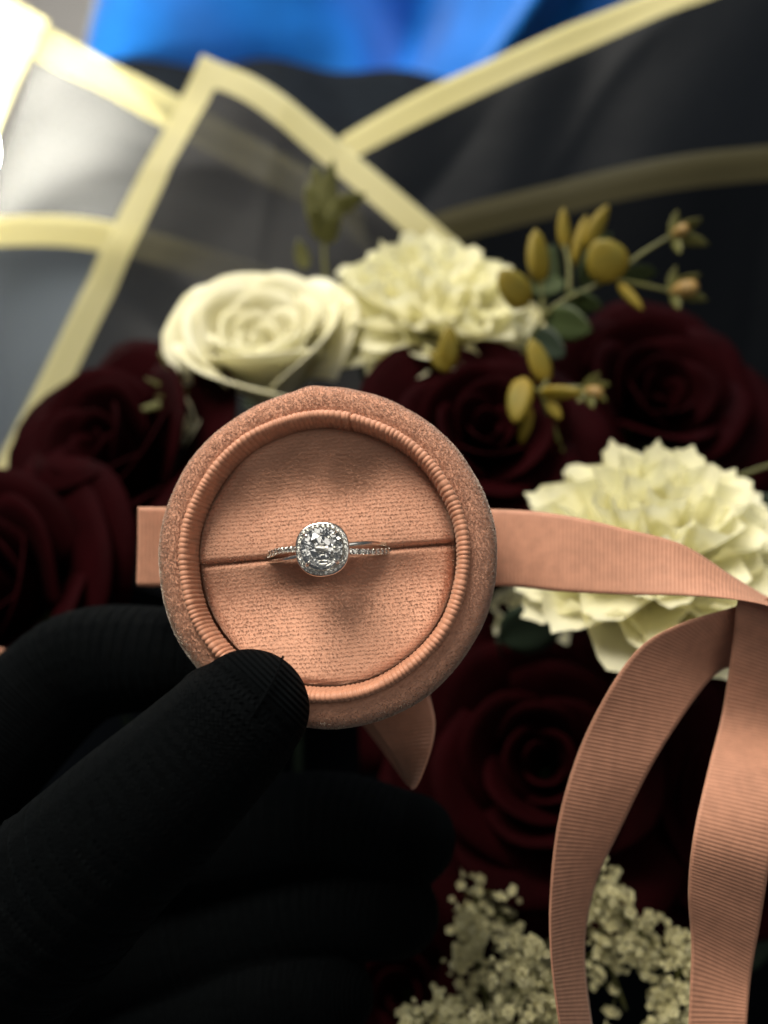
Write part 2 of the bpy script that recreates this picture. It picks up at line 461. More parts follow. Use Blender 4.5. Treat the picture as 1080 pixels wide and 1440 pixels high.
def stem_for(root, base_world, axis, m=None, r=0.13):
    """stem from a bloom's base to the binding point, in the root's local space"""
    q = root.rotation_quaternion
    inv = q.inverted()
    a = np.array(base_world); ax = unit(np.array(axis))
    pts = [a + ax * .05, a - ax * 1.4, a - ax * 2.6 + (BIND - a) * .12, a + (BIND - a) * .5 + np.array([0, 1.0, 0]), BIND + np.array([random.uniform(-.8, .8), random.uniform(-.8, .8), 0])]
    loc = [np.array(inv @ Vector(p - a)) for p in pts]
    v, f = tube(loc, [r * 1.2, r, r, r, r], 8, 24)
    mobj('stem', v, f, m or M['dark_green'], root)

def calyx(root, scale):
    parts = []
    for k in range(5):
        a = k * 2 * np.pi / 5
        u = np.linspace(-1, 1, 5)[None, :]; v = np.linspace(0, 1, 6)[:, None]
        rad = scale * (.12 + .75 * v) + 0 * u
        z = scale * (-.12 + .10 * v - .35 * v * v) + .04 * u * u
        aa = a + u * .5 * (1 - v**1.6)
        parts.append((np.stack([rad * np.cos(aa), rad * np.sin(aa), z + 0 * u], -1).reshape(-1, 3), grid_faces(5, 6)))
    v, f = lathe([(.02, .35 * scale), (.25 * scale, .2 * scale), (.3 * scale, 0), (.2 * scale, -.25 * scale), (.1 * scale, -.35 * scale)], 12)
    parts.append((v, f))
    V, F = join(parts)
    mobj('calyx', V, F, M['green'], root)

def rose(label, px, py, d, axis, size, n, m, group, seed, spread=1.0, open_=1.0, stem=True, full=False):
    r_ = random.Random(seed)
    base = P(px, py, d)
    root = empty('rose', base, quat_to(axis, r_.uniform(0, 6)))
    tag(root, label, 'rose', group)
    for i in range(n):
        t = i / (n - 1)
        R = (0.16 + 1.45 * t**1.05) * size * spread
        H = (1.75 + .40 * math.sin(math.pi * min(1, t * 1.15)) - .25 * t) * size
        W = 1.55 - .72 * t
        lean = (.02 + .50 * t**2.2) * open_
        curl = (.10 + .72 * t) * size * r_.uniform(.8, 1.15)
        if full:
            R = (0.14 + 1.02 * t**.85) * size; H = (1.55 + .75 * min(1, t * 1.5)) * size - .25 * size * t**4
            lean = .02 + .17 * t**3; W = 1.7 - .66 * t; curl = (.08 + .46 * t**1.5) * size * r_.uniform(.8, 1.15)
        phi = i * 2.399 + r_.uniform(-.25, .25)
        v, f = petal_grid(phi, R, H, W, lean, curl, 13, 10, seed * 100 + i)
        o = mobj('petal', v, f, m, root)
        so = o.modifiers.new('thickness', 'SOLIDIFY'); so.thickness = 0.0004 * size; so.offset = 0
    calyx(root, size)
    if stem: stem_for(root, base, axis)
    return root

rose('large white rose with spiral centre behind the top left of the ring box', 388, 566, 29.5, (-.08, -.72, .66), 1.56, 22, M['white_petal'], None, 11, 1, 1, True, True)
R_G = 'dark red roses'
rose('dark red rose left of the ring box, under the white rose', 215, 690, 29, (-.45, -.75, .45), 1.65, 20, M['red_petal'], R_G, 21, 1.0)
rose('dark red rose at the left edge above the black glove', 60, 860, 27, (-.35, -.85, .30), 1.55, 20, M['red_petal'], R_G, 22)
rose('dark red rose between the ring box and the two white chrysanthemums', 672, 650, 27, (.05, -.85, .40), 1.25, 18, M['red_petal'], R_G, 23)
rose('dark red rose at upper right behind the yellow sprig', 890, 610, 30, (.15, -.85, .40), 1.50, 20, M['red_petal'], R_G, 24)
rose('large dark red rose below the horizontal ribbon, right of the ring box', 765, 1090, 27, (-.15, -.90, .35), 1.85, 22, M['red_petal'], R_G, 25)
rose('dark red rose between the two hanging ribbon tails', 955, 1130, 27, (.25, -.85, .30), 1.50, 20, M['red_petal'], R_G, 26)
rose('dark red rose at the bottom between the glove and small white flowers', 575, 1400, 28, (-.1, -.85, .40), 1.5, 18, M['red_petal'], R_G, 27)

# chrysanthemum: notched petals that share four meshes
def mum_petal(seed, nu=9, nv=7, teeth=3):
    r_ = np.random.default_rng(seed)
    u = np.linspace(-1, 1, nu)[None, :]; v = np.linspace(0, 1, nv)[:, None]
    tri = np.abs(((u * teeth / 2 + .5 * (teeth % 2) + 50) % 1) - .5) * 2      # 0..1 zigzag
    y = v * (1 - .045 * (1 - tri) * v**4 - .30 * np.abs(u)**1.7 * v**1.5)
    x = u * .30 * (0.34 + .66 * np.sin(np.clip(v * 1.15, 0, 1) * np.pi / 2)) * (1 - .12 * v**4)
    z = .20 * v**2.0 + .17 * u**2 * (0.3 + v) + .025 * np.sin(u * 6 + r_.uniform(0, 6)) * v + .02 * np.cos(u * np.pi * 2.5) * v
    z = z - .06 * np.clip(v - .8, 0, 1) * 5 * r_.uniform(0, 1)
    return np.stack([x, y + 0 * u, z + 0 * u], -1).reshape(-1, 3), grid_faces(nu, nv)

MUMMESH = []
for s in range(4):
    v, f = mum_petal(s, teeth=3 if s % 2 else 4)
    MUMMESH.append(new_mesh('petal', v, f, M['mum_petal']))

def chrysanthemum(label, px, py, d, axis, size, n, seed, name='chrysanthemum'):
    r_ = random.Random(seed)
    base = P(px, py, d)
    root = empty(name, base, quat_to(axis, r_.uniform(0, 6)))
    tag(root, label, 'chrysanthemum', 'white chrysanthemums')
    for i in range(n):
        t = (i + .5) / n
        th = math.radians(8 + 98 * t**.66) + r_.uniform(-.06, .06)
        ph = i * 2.39996 + r_.uniform(-.12, .12)
        L = size * (.62 + .40 * t**.5) * r_.uniform(.93, 1.05)
        dirv = Vector((math.sin(th) * math.cos(ph), math.sin(th) * math.sin(ph), math.cos(th)))
        rad = Vector((math.cos(th) * math.cos(ph), math.cos(th) * math.sin(ph), -math.sin(th)))   # outward
        up = -rad                                                                                     # petal face looks to the axis
        X = dirv.cross(up).normalized()
        roll = Quaternion(dirv, r_.uniform(-.25, .25))
        Rm = Matrix((X, dirv, up)).transposed().to_quaternion()
        o = bpy.data.objects.new('petal', MUMMESH[r_.randrange(4)])
        link(o, root)
        o.rotation_mode = 'QUATERNION'
        o.rotation_quaternion = roll @ Rm
        w = L * (.72 + .5 * t) * r_.uniform(.9, 1.15)
        o.scale = (w * .98, L, L * r_.uniform(.6, 1.1))
        o.location = dirv * .10 * size * U
    v, f = lathe([(.02, .30 * size), (.16 * size, .22 * size), (.2 * size, 0), (.14 * size, -.2 * size), (.06 * size, -.3 * size)], 14)
    mobj('receptacle', v, f, M['stem'], root)
    stem_for(root, base, axis)
    return root

chrysanthemum('white chrysanthemum beside the white rose, above the ring box', 603, 462, 29, (.03, -.70, .70), 3.05, 66, 5)
chrysanthemum('white chrysanthemum at right, behind the horizontal peach ribbon', 914, 795, 23, (-.02, -.68, .73), 3.08, 66, 6)
chrysanthemum('small half hidden white bloom peeking out at right under the ribbon', 742, 872, 26.5, (-.3, -.6, .6), 1.15, 16, 8)

# a half opened white bud under the white rose
def bud_flower():
    base = P(285, 602, 28.2)
    root = empty('white_bud', base, quat_to((-.6, -.6, .2)))
    tag(root, 'small white rosebud under the white rose by the box rim', 'flower bud')
    for i in range(7):
        t = i / 6
        v, f = petal_grid(i * 2.4, .14 + .42 * t, 1.0 - .15 * t, 1.4 - .5 * t, .05 + .25 * t, .1 + .2 * t, 9, 8, 400 + i)
        o = mobj('petal', v, f, M['white_petal'], root)
        so = o.modifiers.new('thickness', 'SOLIDIFY'); so.thickness = 0.0004; so.offset = 0
    calyx(root, .5)
    stem_for(root, base, (-.6, -.6, .2), r=.08)
bud_flower()

# ------------------------------------------------------------------ sprigs
def leaf_mesh(name, m, length=1.0, width=.4, cup=.15, bend=.2, pointed=1.0, thick=.03):
    nu, nv = 7, 9
    u = np.linspace(-1, 1, nu)[None, :]; v = np.linspace(0, 1, nv)[:, None]
    w = width * np.sin(np.pi * v**.8)**(.8 * pointed) + .01
    x = u * w; y = length * v + 0 * u
    tk = thick * np.sqrt(np.maximum(0, 1 - u**2)) * np.sqrt(np.sin(np.pi * np.clip(v, .002, .998))) + .004
    z = bend * length * v**2 + cup * (x / width)**2 * width - .05 * width * np.exp(-(u / .2)**2)
    top = np.stack([x, y, z + 0 * u + tk], -1).reshape(-1, 3); bot = np.stack([x, y, z + 0 * u - tk], -1).reshape(-1, 3)
    f1 = grid_faces(nu, nv); f2 = f1[:, ::-1] + nu * nv
    rim = []
    ring = [i for i in range(nu)] + [j * nu + nu - 1 for j in range(1, nv)] + [(nv - 1) * nu + i for i in range(nu - 2, -1, -1)] + [j * nu for j in range(nv - 2, 0, -1)]
    for a, b in zip(ring, ring[1:] + ring[:1]): rim.append((b, a, a + nu * nv, b + nu * nv))
    V = np.vstack([top, bot]); F = np.vstack([f1, f2, np.array(rim)])
    return new_mesh(name, V, F, m)

LEAF = {'green': leaf_mesh('leaf', M['green'], 1, .30), 'dark': leaf_mesh('leaf', M['dark_green'], 1, .34),
        'yellow': leaf_mesh('leaf', M['yellow_leaf'], 1, .33, .2, .1, .7, .13), 'narrow': leaf_mesh('leaf', M['stem'], 1, .12, .1, .25),
        'spike': leaf_mesh('leaf', M['stem'], 1, .05, .1, .25), 'olive': leaf_mesh('leaf', M['yellow_leaf'], 1, .19, .1, .15, .8, .10)}
v_, f_ = lathe([(.01, 1.0), (.10, .97), (.20, .85), (.24, .6), (.2, .3), (.1, .1), (.05, 0)], 10)
BUDM = new_mesh('bud', v_, f_, M['bud'])

def put_leaf(root, kind, a, b, roll=0.0, wide=1.0, name='leaf'):
    """leaf from world point a to world point b, parented to root at world identity"""
    a = Vector(a); b = Vector(b)
    d = (b - a); L = d.length; d.normalize()
    to_cam = (CAM - a).normalized()
    X = d.cross(to_cam)
    if X.length < .05: X = Vector((1, 0, 0))
    X.normalize(); Z = X.cross(d)
    q = Quaternion(d, roll) @ Matrix((X, d, Z)).transposed().to_quaternion()
    me = BUDM if kind == 'bud' else LEAF[kind]
    o = bpy.data.objects.new(name, me)
    link(o, root)
    o.rotation_mode = 'QUATERNION'
    if kind == 'bud':
        q = d.to_track_quat('Z', 'Y')
        o.scale = (L * wide,) * 2 + (L,)
    else:
        o.scale = (L * wide, L, L)
    o.rotation_quaternion = q
    o.location = (a - root_loc[root.name]) * U
    return o

root_loc = {}
def sprig(name, label, cat, base, group=None):
    root = empty(name, base)
    root_loc[root.name] = Vector(base)
    tag(root, label, cat, group)
    return root
def stems(root, paths, m, r0=.07, r1=.04):
    for pth in paths:
        pts = [np.array(P(*q)) - np.array(root_loc[root.name]) for q in pth]
        v, f = tube(pts, np.linspace(r0, r1, len(pts)), 7, len(pts) * 5)
        mobj('stem', v, f, m, root)

s = sprig('leafy_sprig', 'sprig with round yellow leaves and brown buds at upper right', 'sprig', P(735, 520, 27.2), 'green and yellow sprigs')
stems(s, [[(690, 620, 28), (735, 500, 27.2), (775, 435, 26.6), (850, 395, 26.3), (905, 355, 26), (950, 328, 26)],
          [(850, 393, 26.3), (890, 398, 26.2), (945, 410, 26.2)], [(765, 445, 26.7), (760, 400, 26.8), (752, 365, 26.9)],
          [(800, 412, 26.6), (800, 370, 26.8), (792, 340, 27)]], M['stem'], .07, .05)
for k, a, b, ro, wd in [('yellow', (742, 432, 26.7), (700, 380, 26.4), .3, 1.0), ('yellow', (758, 400, 26.8), (748, 325, 26.9), .8, .8),
                        ('yellow', (868, 395, 26.2), (836, 338, 26.0), .1, 1.35), ('olive', (795, 352, 27), (788, 296, 27.1), .5, .9),
                        ('olive', (808, 375, 27), (816, 305, 27.2), .9, .7), ('olive', (822, 352, 27), (850, 290, 27.0), .4, 1.0),
                        ('green', (765, 448, 26.8), (838, 462, 26.2), .2, 1.1), ('green', (790, 420, 26.8), (850, 425, 26.4), .5, 1.0),
                        ('green', (870, 392, 26.3), (918, 378, 26.6), .6, 1.0), ('green', (760, 430, 26.9), (772, 350, 27.2), .3, .8),
                        ('olive', (868, 398, 26.3), (908, 436, 26.0), .3, .7), ('dark', (745, 470, 27), (800, 500, 26.5), .2, 1.0),
                        ('green', (815, 405, 26.8), (845, 330, 27.3), .8, .8), ('green', (795, 395, 26.9), (740, 415, 26.9), .5, .9)]:
    put_leaf(s, k, P(*a), P(*b), ro, wd)
for c, dr in [((945, 332, 26), (968, 318, 25.6)), ((943, 410, 26.2), (982, 402, 25.7))]:
    put_leaf(s, 'bud', P(*c), P(*dr), 0, 1.3, 'bud')
    for ang in range(5):
        a_ = ang * 1.256 + .4
        put_leaf(s, 'narrow', P(*c), P(c[0] + 20 + 32 * math.cos(a_), c[1] - 6 + 32 * math.sin(a_), c[2] - .2 + .3 * math.sin(a_ * 2)), 0.4, 1.6, 'sepal')

s = sprig('leafy_sprig', 'short yellow sprig in front of the red rose above the right chrysanthemum', 'sprig', P(770, 640, 25.6), 'green and yellow sprigs')
stems(s, [[(800, 660, 26), (775, 590, 25.4), (758, 550, 25.2), (740, 548, 25.2)], [(758, 550, 25.2), (800, 545, 25), (825, 545, 24.9)], [(760, 552, 25.2), (770, 530, 25.3), (765, 500, 25.4)]], M['stem'], .06, .04)
for k, a, b, ro, wd in [('yellow', (738, 530, 25.2), (724, 598, 24.9), .1, .72), ('yellow', (768, 540, 25.3), (744, 478, 25.4), .4, .7), ('olive', (758, 552, 25.2), (822, 548, 24.8), .5, .9),
                        ('olive', (745, 570, 25.2), (735, 625, 25.4), .4, .9), ('olive', (768, 560, 25.3), (790, 590, 25.2), .2, 1.2)]:
    put_leaf(s, k, P(*a), P(*b), ro, wd)
put_leaf(s, 'bud', P(822, 548, 24.9), P(848, 553, 24.6), 0, 1.3, 'bud')
for a_ in (-1.2, -.4, .5, 1.3, 2.2):
    put_leaf(s, 'narrow', P(820, 547, 24.9), P(832 + 28 * math.cos(a_), 547 + 28 * math.sin(a_), 24.7), .4, 1.7, 'sepal')

s = sprig('leafy_sprig', 'two small yellow leaves lying against the white chrysanthemum', 'sprig', P(655, 560, 26.4), 'green and yellow sprigs')
stems(s, [[(680, 600, 27), (655, 545, 26.2), (630, 515, 25.9)]], M['stem'], .05, .04)
put_leaf(s, 'yellow', P(628, 520, 25.8), P(632, 458, 25.7), .2, .75)
put_leaf(s, 'yellow', P(634, 520, 25.8), P(604, 494, 25.7), .3, 1.0)

s = sprig('green_sprig', 'slender green sprig standing behind the white flowers near paper', 'sprig', P(455, 380, 31), 'green and yellow sprigs')
stems(s, [[(460, 420, 31), (456, 360, 31), (455, 320, 31), (455, 255, 31)]], M['stem'], .08, .05)
for a, b, wd in [((455, 335, 31), (430, 265, 31), 1.0), ((457, 335, 31), (480, 275, 31), 1.0), ((455, 320, 31), (441, 240, 31.2), .8), ((456, 318, 31), (463, 232, 31.1), .9),
                 ((460, 300, 31), (515, 268, 30.6), 1.1), ((455, 340, 31), (438, 290, 30.6), 1.5), ((457, 345, 31), (474, 300, 30.6), 1.4), ((430, 380, 31), (418, 340, 31), 1.4)]:
    put_leaf(s, 'narrow', P(*a), P(*b), .2, wd * 1.4)

s = sprig('green_sprig', 'spiky pale green sprig left of the white rose', 'sprig', P(285, 575, 28), 'green and yellow sprigs')
stems(s, [[(300, 610, 28.6), (275, 570, 28), (255, 555, 27.8)]], M['stem'], .06, .04)
for a, b in [((260, 556, 27.8), (222, 498, 27.6)), ((255, 556, 27.8), (205, 535, 27.6)), ((258, 558, 27.8), (190, 582, 27.6)), ((260, 555, 27.8), (232, 515, 27.4)), ((258, 560, 27.8), (228, 590, 27.6)), ((256, 558, 27.8), (215, 560, 27.3)), ((265, 560, 27.8), (250, 515, 27.6))]:
    put_leaf(s, 'spike', P(*a), P(*b), .2, 1.4)

s = sprig('green_sprig', 'thin green stem at the right edge beside the right chrysanthemum', 'sprig', P(1040, 720, 25.5), 'green and yellow sprigs')
stems(s, [[(1000, 760, 26.5), (1035, 680, 25.5), (1060, 662, 25.4), (1110, 648, 25.4)], [(1030, 705, 25.6), (1060, 705, 25.5), (1110, 712, 25.5)]], M['stem'], .06, .05)
put_leaf(s, 'dark', P(1050, 700, 25.6), P(1110, 740, 25.4), .3, 1)

LEAVES = [((560, 560, 28.5), (500, 520, 28), 'leaf tucked between the white rose and the white chrysanthemum'),
          ((690, 505, 28.5), (770, 520, 28), 'leaf right under the upper white chrysanthemum'),
          ((700, 900, 25), (800, 855, 24.6), 'leaf under the horizontal ribbon beside the box'),
          ((900, 960, 26), (990, 1010, 25.6), 'leaf below the right chrysanthemum between the tails'),
          ((1000, 1350, 25), (1090, 1300, 25), 'leaf at the right edge behind the hanging ribbon')]
for a, b, lab in LEAVES:
    a = P(*a); b = P(*b)
    s = sprig('foliage_leaf', 'dark green ' + lab, 'leaf', a, 'single dark green leaves')
    put_leaf(s, 'dark', a, b, .4, 1.0, 'blade')
    v, f = tube([(0, 0, 0), (.3, .8, -1), (.6, 1.6, -3)], [.05, .05, .06], 6, 10)
    mobj('stem', v, f, M['dark_green'], s)

# ------------------------------------------------------------------ small cream filler flowers
def floret_mesh(seed):
    r_ = np.random.default_rng(seed)
    parts = []
    for k in range(5):
        a = k * 2 * np.pi / 5 + r_.uniform(-.2, .2)
        u = np.linspace(-1, 1, 3)[None, :]; v = np.linspace(0, 1, 4)[:, None]
        w = .42 * np.sin(np.pi * (v * .82 + .08)); rr = .08 + .85 * v
        x = rr * np.cos(a) - u * w * np.sin(a); y = rr * np.sin(a) + u * w * np.cos(a)
        z = .55 * v - .15 * v * v + .1 * u * u + r_.uniform(-.1, .15) * v
        parts.append((np.stack([x, y, z + 0 * u], -1).reshape(-1, 3), grid_faces(3, 4)))
    v, f = lathe([(.01, .72), (.25, .62), (.38, .36), (.34, .1), (.14, -.3), (.04, -.7)], 7)
    parts.append((v, f))
    V, F = join(parts)
    return new_mesh('floret', V, F, M['floret'])
FLOR = [floret_mesh(s_) for s_ in range(3)]

def filler(label, pts, d, n, spread, seed, size=.112):
    r_ = random.Random(seed)
    base = P(*pts[0], d + 1.0)
    s = sprig('filler_flower', label, 'filler flower', base, 'small cream filler flowers')
    path = catmull([P(*q, d) for q in pts], 30)
    base_np = np.array(base)
    v, f = tube([p_ - base_np for p_ in path[::4]], [.05] * len(path[::4]), 6)
    mobj('stem', v, f, M['stem'], s)
    twigs = []
    for i in range(int(n * 1.6)):
        c = path[r_.randrange(3, 30)]
        # clumps of three to five florets
        off = np.array([r_.gauss(0, spread), r_.gauss(0, spread * .7) - .2, r_.gauss(0, spread)])
        head = c + off
        twigs.append(tube([c - base_np, (c + head) / 2 - base_np + np.array([0, .1, -.05]), head - base_np], [.025, .02, .018], 4, 5, caps=False))
        for k in range(r_.randint(3, 5)):
            o = bpy.data.objects.new('floret', FLOR[r_.randrange(3)])
            link(o, s)
            q = head + np.array([r_.gauss(0, .14), r_.gauss(-.10, .10), r_.gauss(0, .14)])
            o.location = Vector(q - base_np) * U
            sc = size * r_.uniform(.55, 1.35)
            o.scale = (sc, sc, sc)
            o.rotation_mode = 'QUATERNION'
            o.rotation_quaternion = quat_to((r_.gauss(0, .6), -1, r_.gauss(.3, .6)), r_.uniform(0, 6))
    V, F = join(twigs)
    mobj('twigs', V, F, M['stem'], s, kind='stuff')

filler('cream filler flower sprig right of the narrow hanging ribbon tail', [(880, 1420), (850, 1330), (850, 1280), (870, 1240)], 21.5, 22, .32, 1)
filler('cream filler flower sprig slanting down between the two ribbon tails', [(830, 1230), (880, 1290), (920, 1330), (945, 1345)], 21.0, 20, .25, 2)
filler('cream filler flower sprig at the bottom beside the wide ribbon tail', [(905, 1460), (935, 1420), (950, 1385), (960, 1330)], 20.6, 20, .25, 3)
filler('cream filler flower sprig at the bottom left of the narrow ribbon tail', [(770, 1480), (760, 1420), (745, 1370), (735, 1330)], 20.4, 34, .36, 4)
filler('cream filler flower sprig rising left of the narrow ribbon tail', [(690, 1460), (680, 1380), (665, 1310), (672, 1250)], 22.0, 30, .30, 5)
filler('lowest cream filler flower sprig beside the glove at the bottom', [(700, 1480), (670, 1440), (620, 1425), (575, 1432)], 20.8, 22, .24, 6)
filler('dim cream filler flower sprig set back under the red rose', [(735, 1420), (730, 1350), (720, 1290), (690, 1235)], 24.5, 26, .45, 7)

# ------------------------------------------------------------------ ribbons
def ribbon(label, left, right, width_ribs=0.072, amp=.0045, wob=None, group='peach grosgrain ribbons', thick=0.02, nw=13):
    L0 = np.array([P(*q) for q in left]); R0 = np.array([P(*q) for q in right])
    mid = (L0 + R0) / 2
    length = np.linalg.norm(np.diff(catmull(mid, 200), axis=0), axis=1).sum()
    nl = int(length / width_ribs * 6)
    Lc = catmull(L0, nl); Rc = catmull(R0, nl)
    # even spacing along the middle line
    m = (Lc + Rc) / 2
    s = np.concatenate([[0], np.cumsum(np.linalg.norm(np.diff(m, axis=0), axis=1))])
    tt = np.linspace(0, s[-1], nl)
    Lc = np.stack([np.interp(tt, s, Lc[:, k]) for k in range(3)], 1); Rc = np.stack([np.interp(tt, s, Rc[:, k]) for k in range(3)], 1)
    w = np.linspace(0, 1, nw)
    w = .5 - .5 * np.cos(w * np.pi) * .35 + (w - .5) * .65
    w = (w - w[0]) / (w[-1] - w[0])
    p = Lc[:, None] * (1 - w)[None, :, None] + Rc[:, None] * w[None, :, None]
    T = unit(np.gradient(p, axis=0)); Wd = unit(Rc - Lc)[:, None]
    Nn = unit(np.cross(T, np.broadcast_to(Wd, T.shape)))
    edge = np.minimum(w, 1 - w)
    mask = np.clip((edge - .02) / .03, 0, 1)[None, :]
    h = amp * np.sin(2 * np.pi * tt / width_ribs)[:, None] * mask + .006 * (1 - mask)
    # soft bow across the width and slow undulation along it
    bow = .03 * (1 - (2 * w[None] - 1)**2) * np.sin(tt[:, None] * .7)
    p = p + Nn * (h + bow)[..., None]
    o = mobj('ribbon', p.reshape(-1, 3), grid_faces(nw, nl), M['ribbon'])
    so = o.modifiers.new('thickness', 'SOLIDIFY'); so.thickness = thick * U; so.offset = 0
    tag(o, label, 'ribbon', group)
    return o

ribbon('peach grosgrain ribbon running sideways behind the ring box', 
       [(215, 716, 18.9), (200, 713, 18.75), (196, 713, 18.5), (225, 713, 18.42), (457, 715, 18.45), (690, 716, 18.35), (790, 724, 18.0), (880, 744, 17.8), (960, 766, 17.7), (1030, 810, 17.8), (1085, 842, 18.2), (1150, 870, 18.6)],
       [(218, 826, 18.9), (199, 825, 18.75), (194, 824, 18.5), (225, 825, 18.42), (457, 826, 18.45), (690, 824, 18.2), (790, 832, 17.7), (880, 836, 17.4), (960, 837, 17.1), (1030, 842, 16.9), (1085, 853, 16.9), (1150, 880, 17.2)])
ribbon('narrow peach ribbon tail curving down over the cream filler flowers',
       [(1090, 838, 17.7), (1035, 853, 17.5), (960, 876, 17.3), (905, 906, 17.2), (862, 960, 17.2), (816, 1050, 17.3), (786, 1150, 17.1), (774, 1250, 16.9), (774, 1340, 16.7), (786, 1440, 16.6), (806, 1530, 16.6)],
       [(1120, 935, 19.0), (1075, 930, 18.8), (1040, 935, 18.6), (1010, 945, 18.3), (975, 985, 17.9), (920, 1070, 17.6), (872, 1165, 17.8), (838, 1240, 17.95), (822, 1330, 18.0), (832, 1440, 17.9), (855, 1530, 17.8)])
ribbon('wide peach ribbon tail hanging down at the right edge',
       [(1040, 836, 17.2), (1034, 862, 17.3), (1030, 905, 17.6), (1016, 1000, 17.9), (996, 1080, 17.3), (976, 1170, 16.7), (968, 1250, 16.8), (972, 1330, 17.1), (968, 1440, 17.0), (962, 1530, 16.9)],
       [(1150, 868, 17.6), (1140, 895, 17.7), (1130, 940, 18.0), (1112, 1020, 18.1), (1098, 1100, 17.0), (1084, 1200, 16.7), (1070, 1290, 17.1), (1056, 1370, 17.4), (1050, 1440, 17.2), (1046, 1530, 17.1)])
ribbon('small shaded ribbon loop hanging just below the ring box',
       [(455, 930, 18.9), (500, 985, 18.7), (530, 1030, 18.6), (556, 1066, 18.5), (573, 1104, 18.7), (535, 1052, 19.6), (480, 980, 20.2), (440, 920, 20.4)],
       [(590, 930, 18.6), (606, 985, 18.2), (612, 1020, 17.9), (604, 1062, 17.6), (582, 1110, 17.5), (568, 1080, 18.6), (530, 990, 19.2), (500, 930, 19.5)])
ribbon('tiny end of peach ribbon at the left edge above the glove',
       [(-70, 880, 22), (-30, 900, 22), (10, 915, 22), (18, 922, 22)], [(-70, 980, 22), (-35, 965, 22), (0, 945, 22), (14, 936, 22)])

# ------------------------------------------------------------------ ring box
R_OUT = 2.70
tilt = Quaternion((0, 0, 1), math.radians(-4.0)) @ Quaternion((1, 0, 0), math.radians(-5.5))
BOXQ = tilt @ Quaternion((1, 0, 0), math.radians(90))
BOXP = P(455, 781, 16.05)
box = empty('ring_box', BOXP, BOXQ)
tag(box, 'round peach velvet ring box held open by the black glove', 'ring box')

def lumps(a, z):
    return .008 * np.sin(a * 5 + 1) + .005 * np.sin(a * 11 + z * 2) + .002 * np.sin(a * 23 + z * 5)
def seam_bump(a):
    d = (a - math.radians(93) + np.pi) % (2 * np.pi) - np.pi
    return .055 * np.exp(-(d / .14)**2) * (1 + .3 * np.sin(d * 25))

BODY = np.array([(2.18, -.14), (2.30, -.02), (2.42, 0.012), (2.54, 0.0), (2.64, -.04), (2.715, -.11), (2.76, -.22), (2.775, -.36), (2.78, -.7), (2.78, -1.2), (2.75, -1.7), (2.68, -1.95), (2.5, -2.08), (1.5, -2.1), (.01, -2.1)])
def body_surface():
    na = 240
    prof = catmull(BODY, 60)
    a = np.linspace(0, 2 * np.pi, na, endpoint=False)[None]
    r = prof[:, 0:1] + (lumps(a, prof[:, 1:2]) + seam_bump(a)) * np.clip((prof[:, 0:1] - 2.2) / .4, 0, 1)
    z = prof[:, 1:2] + .012 * np.sin(a * 4 + .5) + .3 * seam_bump(a) * (prof[:, 0:1] > 2.2) + 0 * a
    return np.stack([r * np.cos(a), r * np.sin(a), z], -1), a
bs, aa = body_surface()
nvb, nab = bs.shape[:2]
body = mobj('body', bs.reshape(-1, 3), grid_faces(nab, nvb, True), M['velvet_base'], box)

def pile(name, pts, nrm, lean, h, w, m, parent, jitter=.5, nl=1.6):
    """velvet pile: one tapered tuft per point"""
    n = len(pts)
    d = unit(nrm + lean + rng.normal(0, jitter, (n, 3)) * .45)
    side = unit(np.cross(d, rng.normal(0, 1, (n, 3))))
    hh = (h * rng.uniform(.65, 1.25, n))[:, None]; ww = (w * rng.uniform(.7, 1.3, n))[:, None]
    a = pts - side * ww * .5 - nrm * .01; b = pts + side * ww * .5 - nrm * .01
    c = pts + d * hh + side * ww * .28; e = pts + d * hh - side * ww * .28
    # every tuft shows its front to the outside
    fl = (np.cross(b - a, e - a) * nrm).sum(1) < 0
    a[fl], b[fl] = b[fl].copy(), a[fl].copy(); c[fl], e[fl] = e[fl].copy(), c[fl].copy()
    V = np.stack([a, b, c, e], 1).reshape(-1, 3)
    F = np.arange(4 * n).reshape(-1, 4)
    o = mobj(name, V, F, m, parent, True, 'stuff')
    cn = unit(nrm + nl * lean + rng.normal(0, .17 if nl > 1 else .1, (n, 3)))
    o.data.normals_split_custom_set_from_vertices(np.repeat(cn, 4, axis=0).tolist())
    return o

# pile on the body: random points on the visible part of the surface
def body_pile(n):
    prof = catmull(BODY, 400)
    keep = (prof[:, 0] > 2.30) & (prof[:, 1] > -1.9)
    prof = prof[keep]
    seg = np.linalg.norm(np.diff(prof, axis=0), axis=1) * prof[:-1, 0]
    seg = seg * np.where(prof[:-1, 1] > -.9, 1.0, .5)
    cdf = np.cumsum(seg) / seg.sum()
    k = np.searchsorted(cdf, rng.uniform(0, 1, n)); k = np.clip(k, 1, len(prof) - 2)
    a = rng.uniform(0, 2 * np.pi, n)
    r = prof[k, 0] + (lumps(a, prof[k, 1]) + seam_bump(a)) * np.clip((prof[k, 0] - 2.2) / .4, 0, 1)
    z = prof[k, 1] + .012 * np.sin(a * 4 + .5) + .3 * seam_bump(a)
    tg = unit(prof[k + 1] - prof[k - 1])
    nr, nz = -tg[:, 1], tg[:, 0]
    nr, nz = -(-nr), nz
    N = np.stack([nr * np.cos(a), nr * np.sin(a), nz], 1)
    C = np.stack([r * np.cos(a), r * np.sin(a), z], 1)
    out = unit(np.stack([np.cos(a), np.sin(a), 0 * a], 1)) * .4 + np.array([0, 0, .3])
    N = np.where(((N * out).sum(1) < 0)[:, None], -N, N)
    lean = np.stack([-np.sin(a), np.cos(a), 0 * a], 1) * .35 + np.array([.25, -.2, 0])
    return C, N, lean
C_, N_, L_ = body_pile(160000)
pile('velvet_pile', C_, N_, L_, .020, .015, M['velvet_rim'], body, .35, .35)

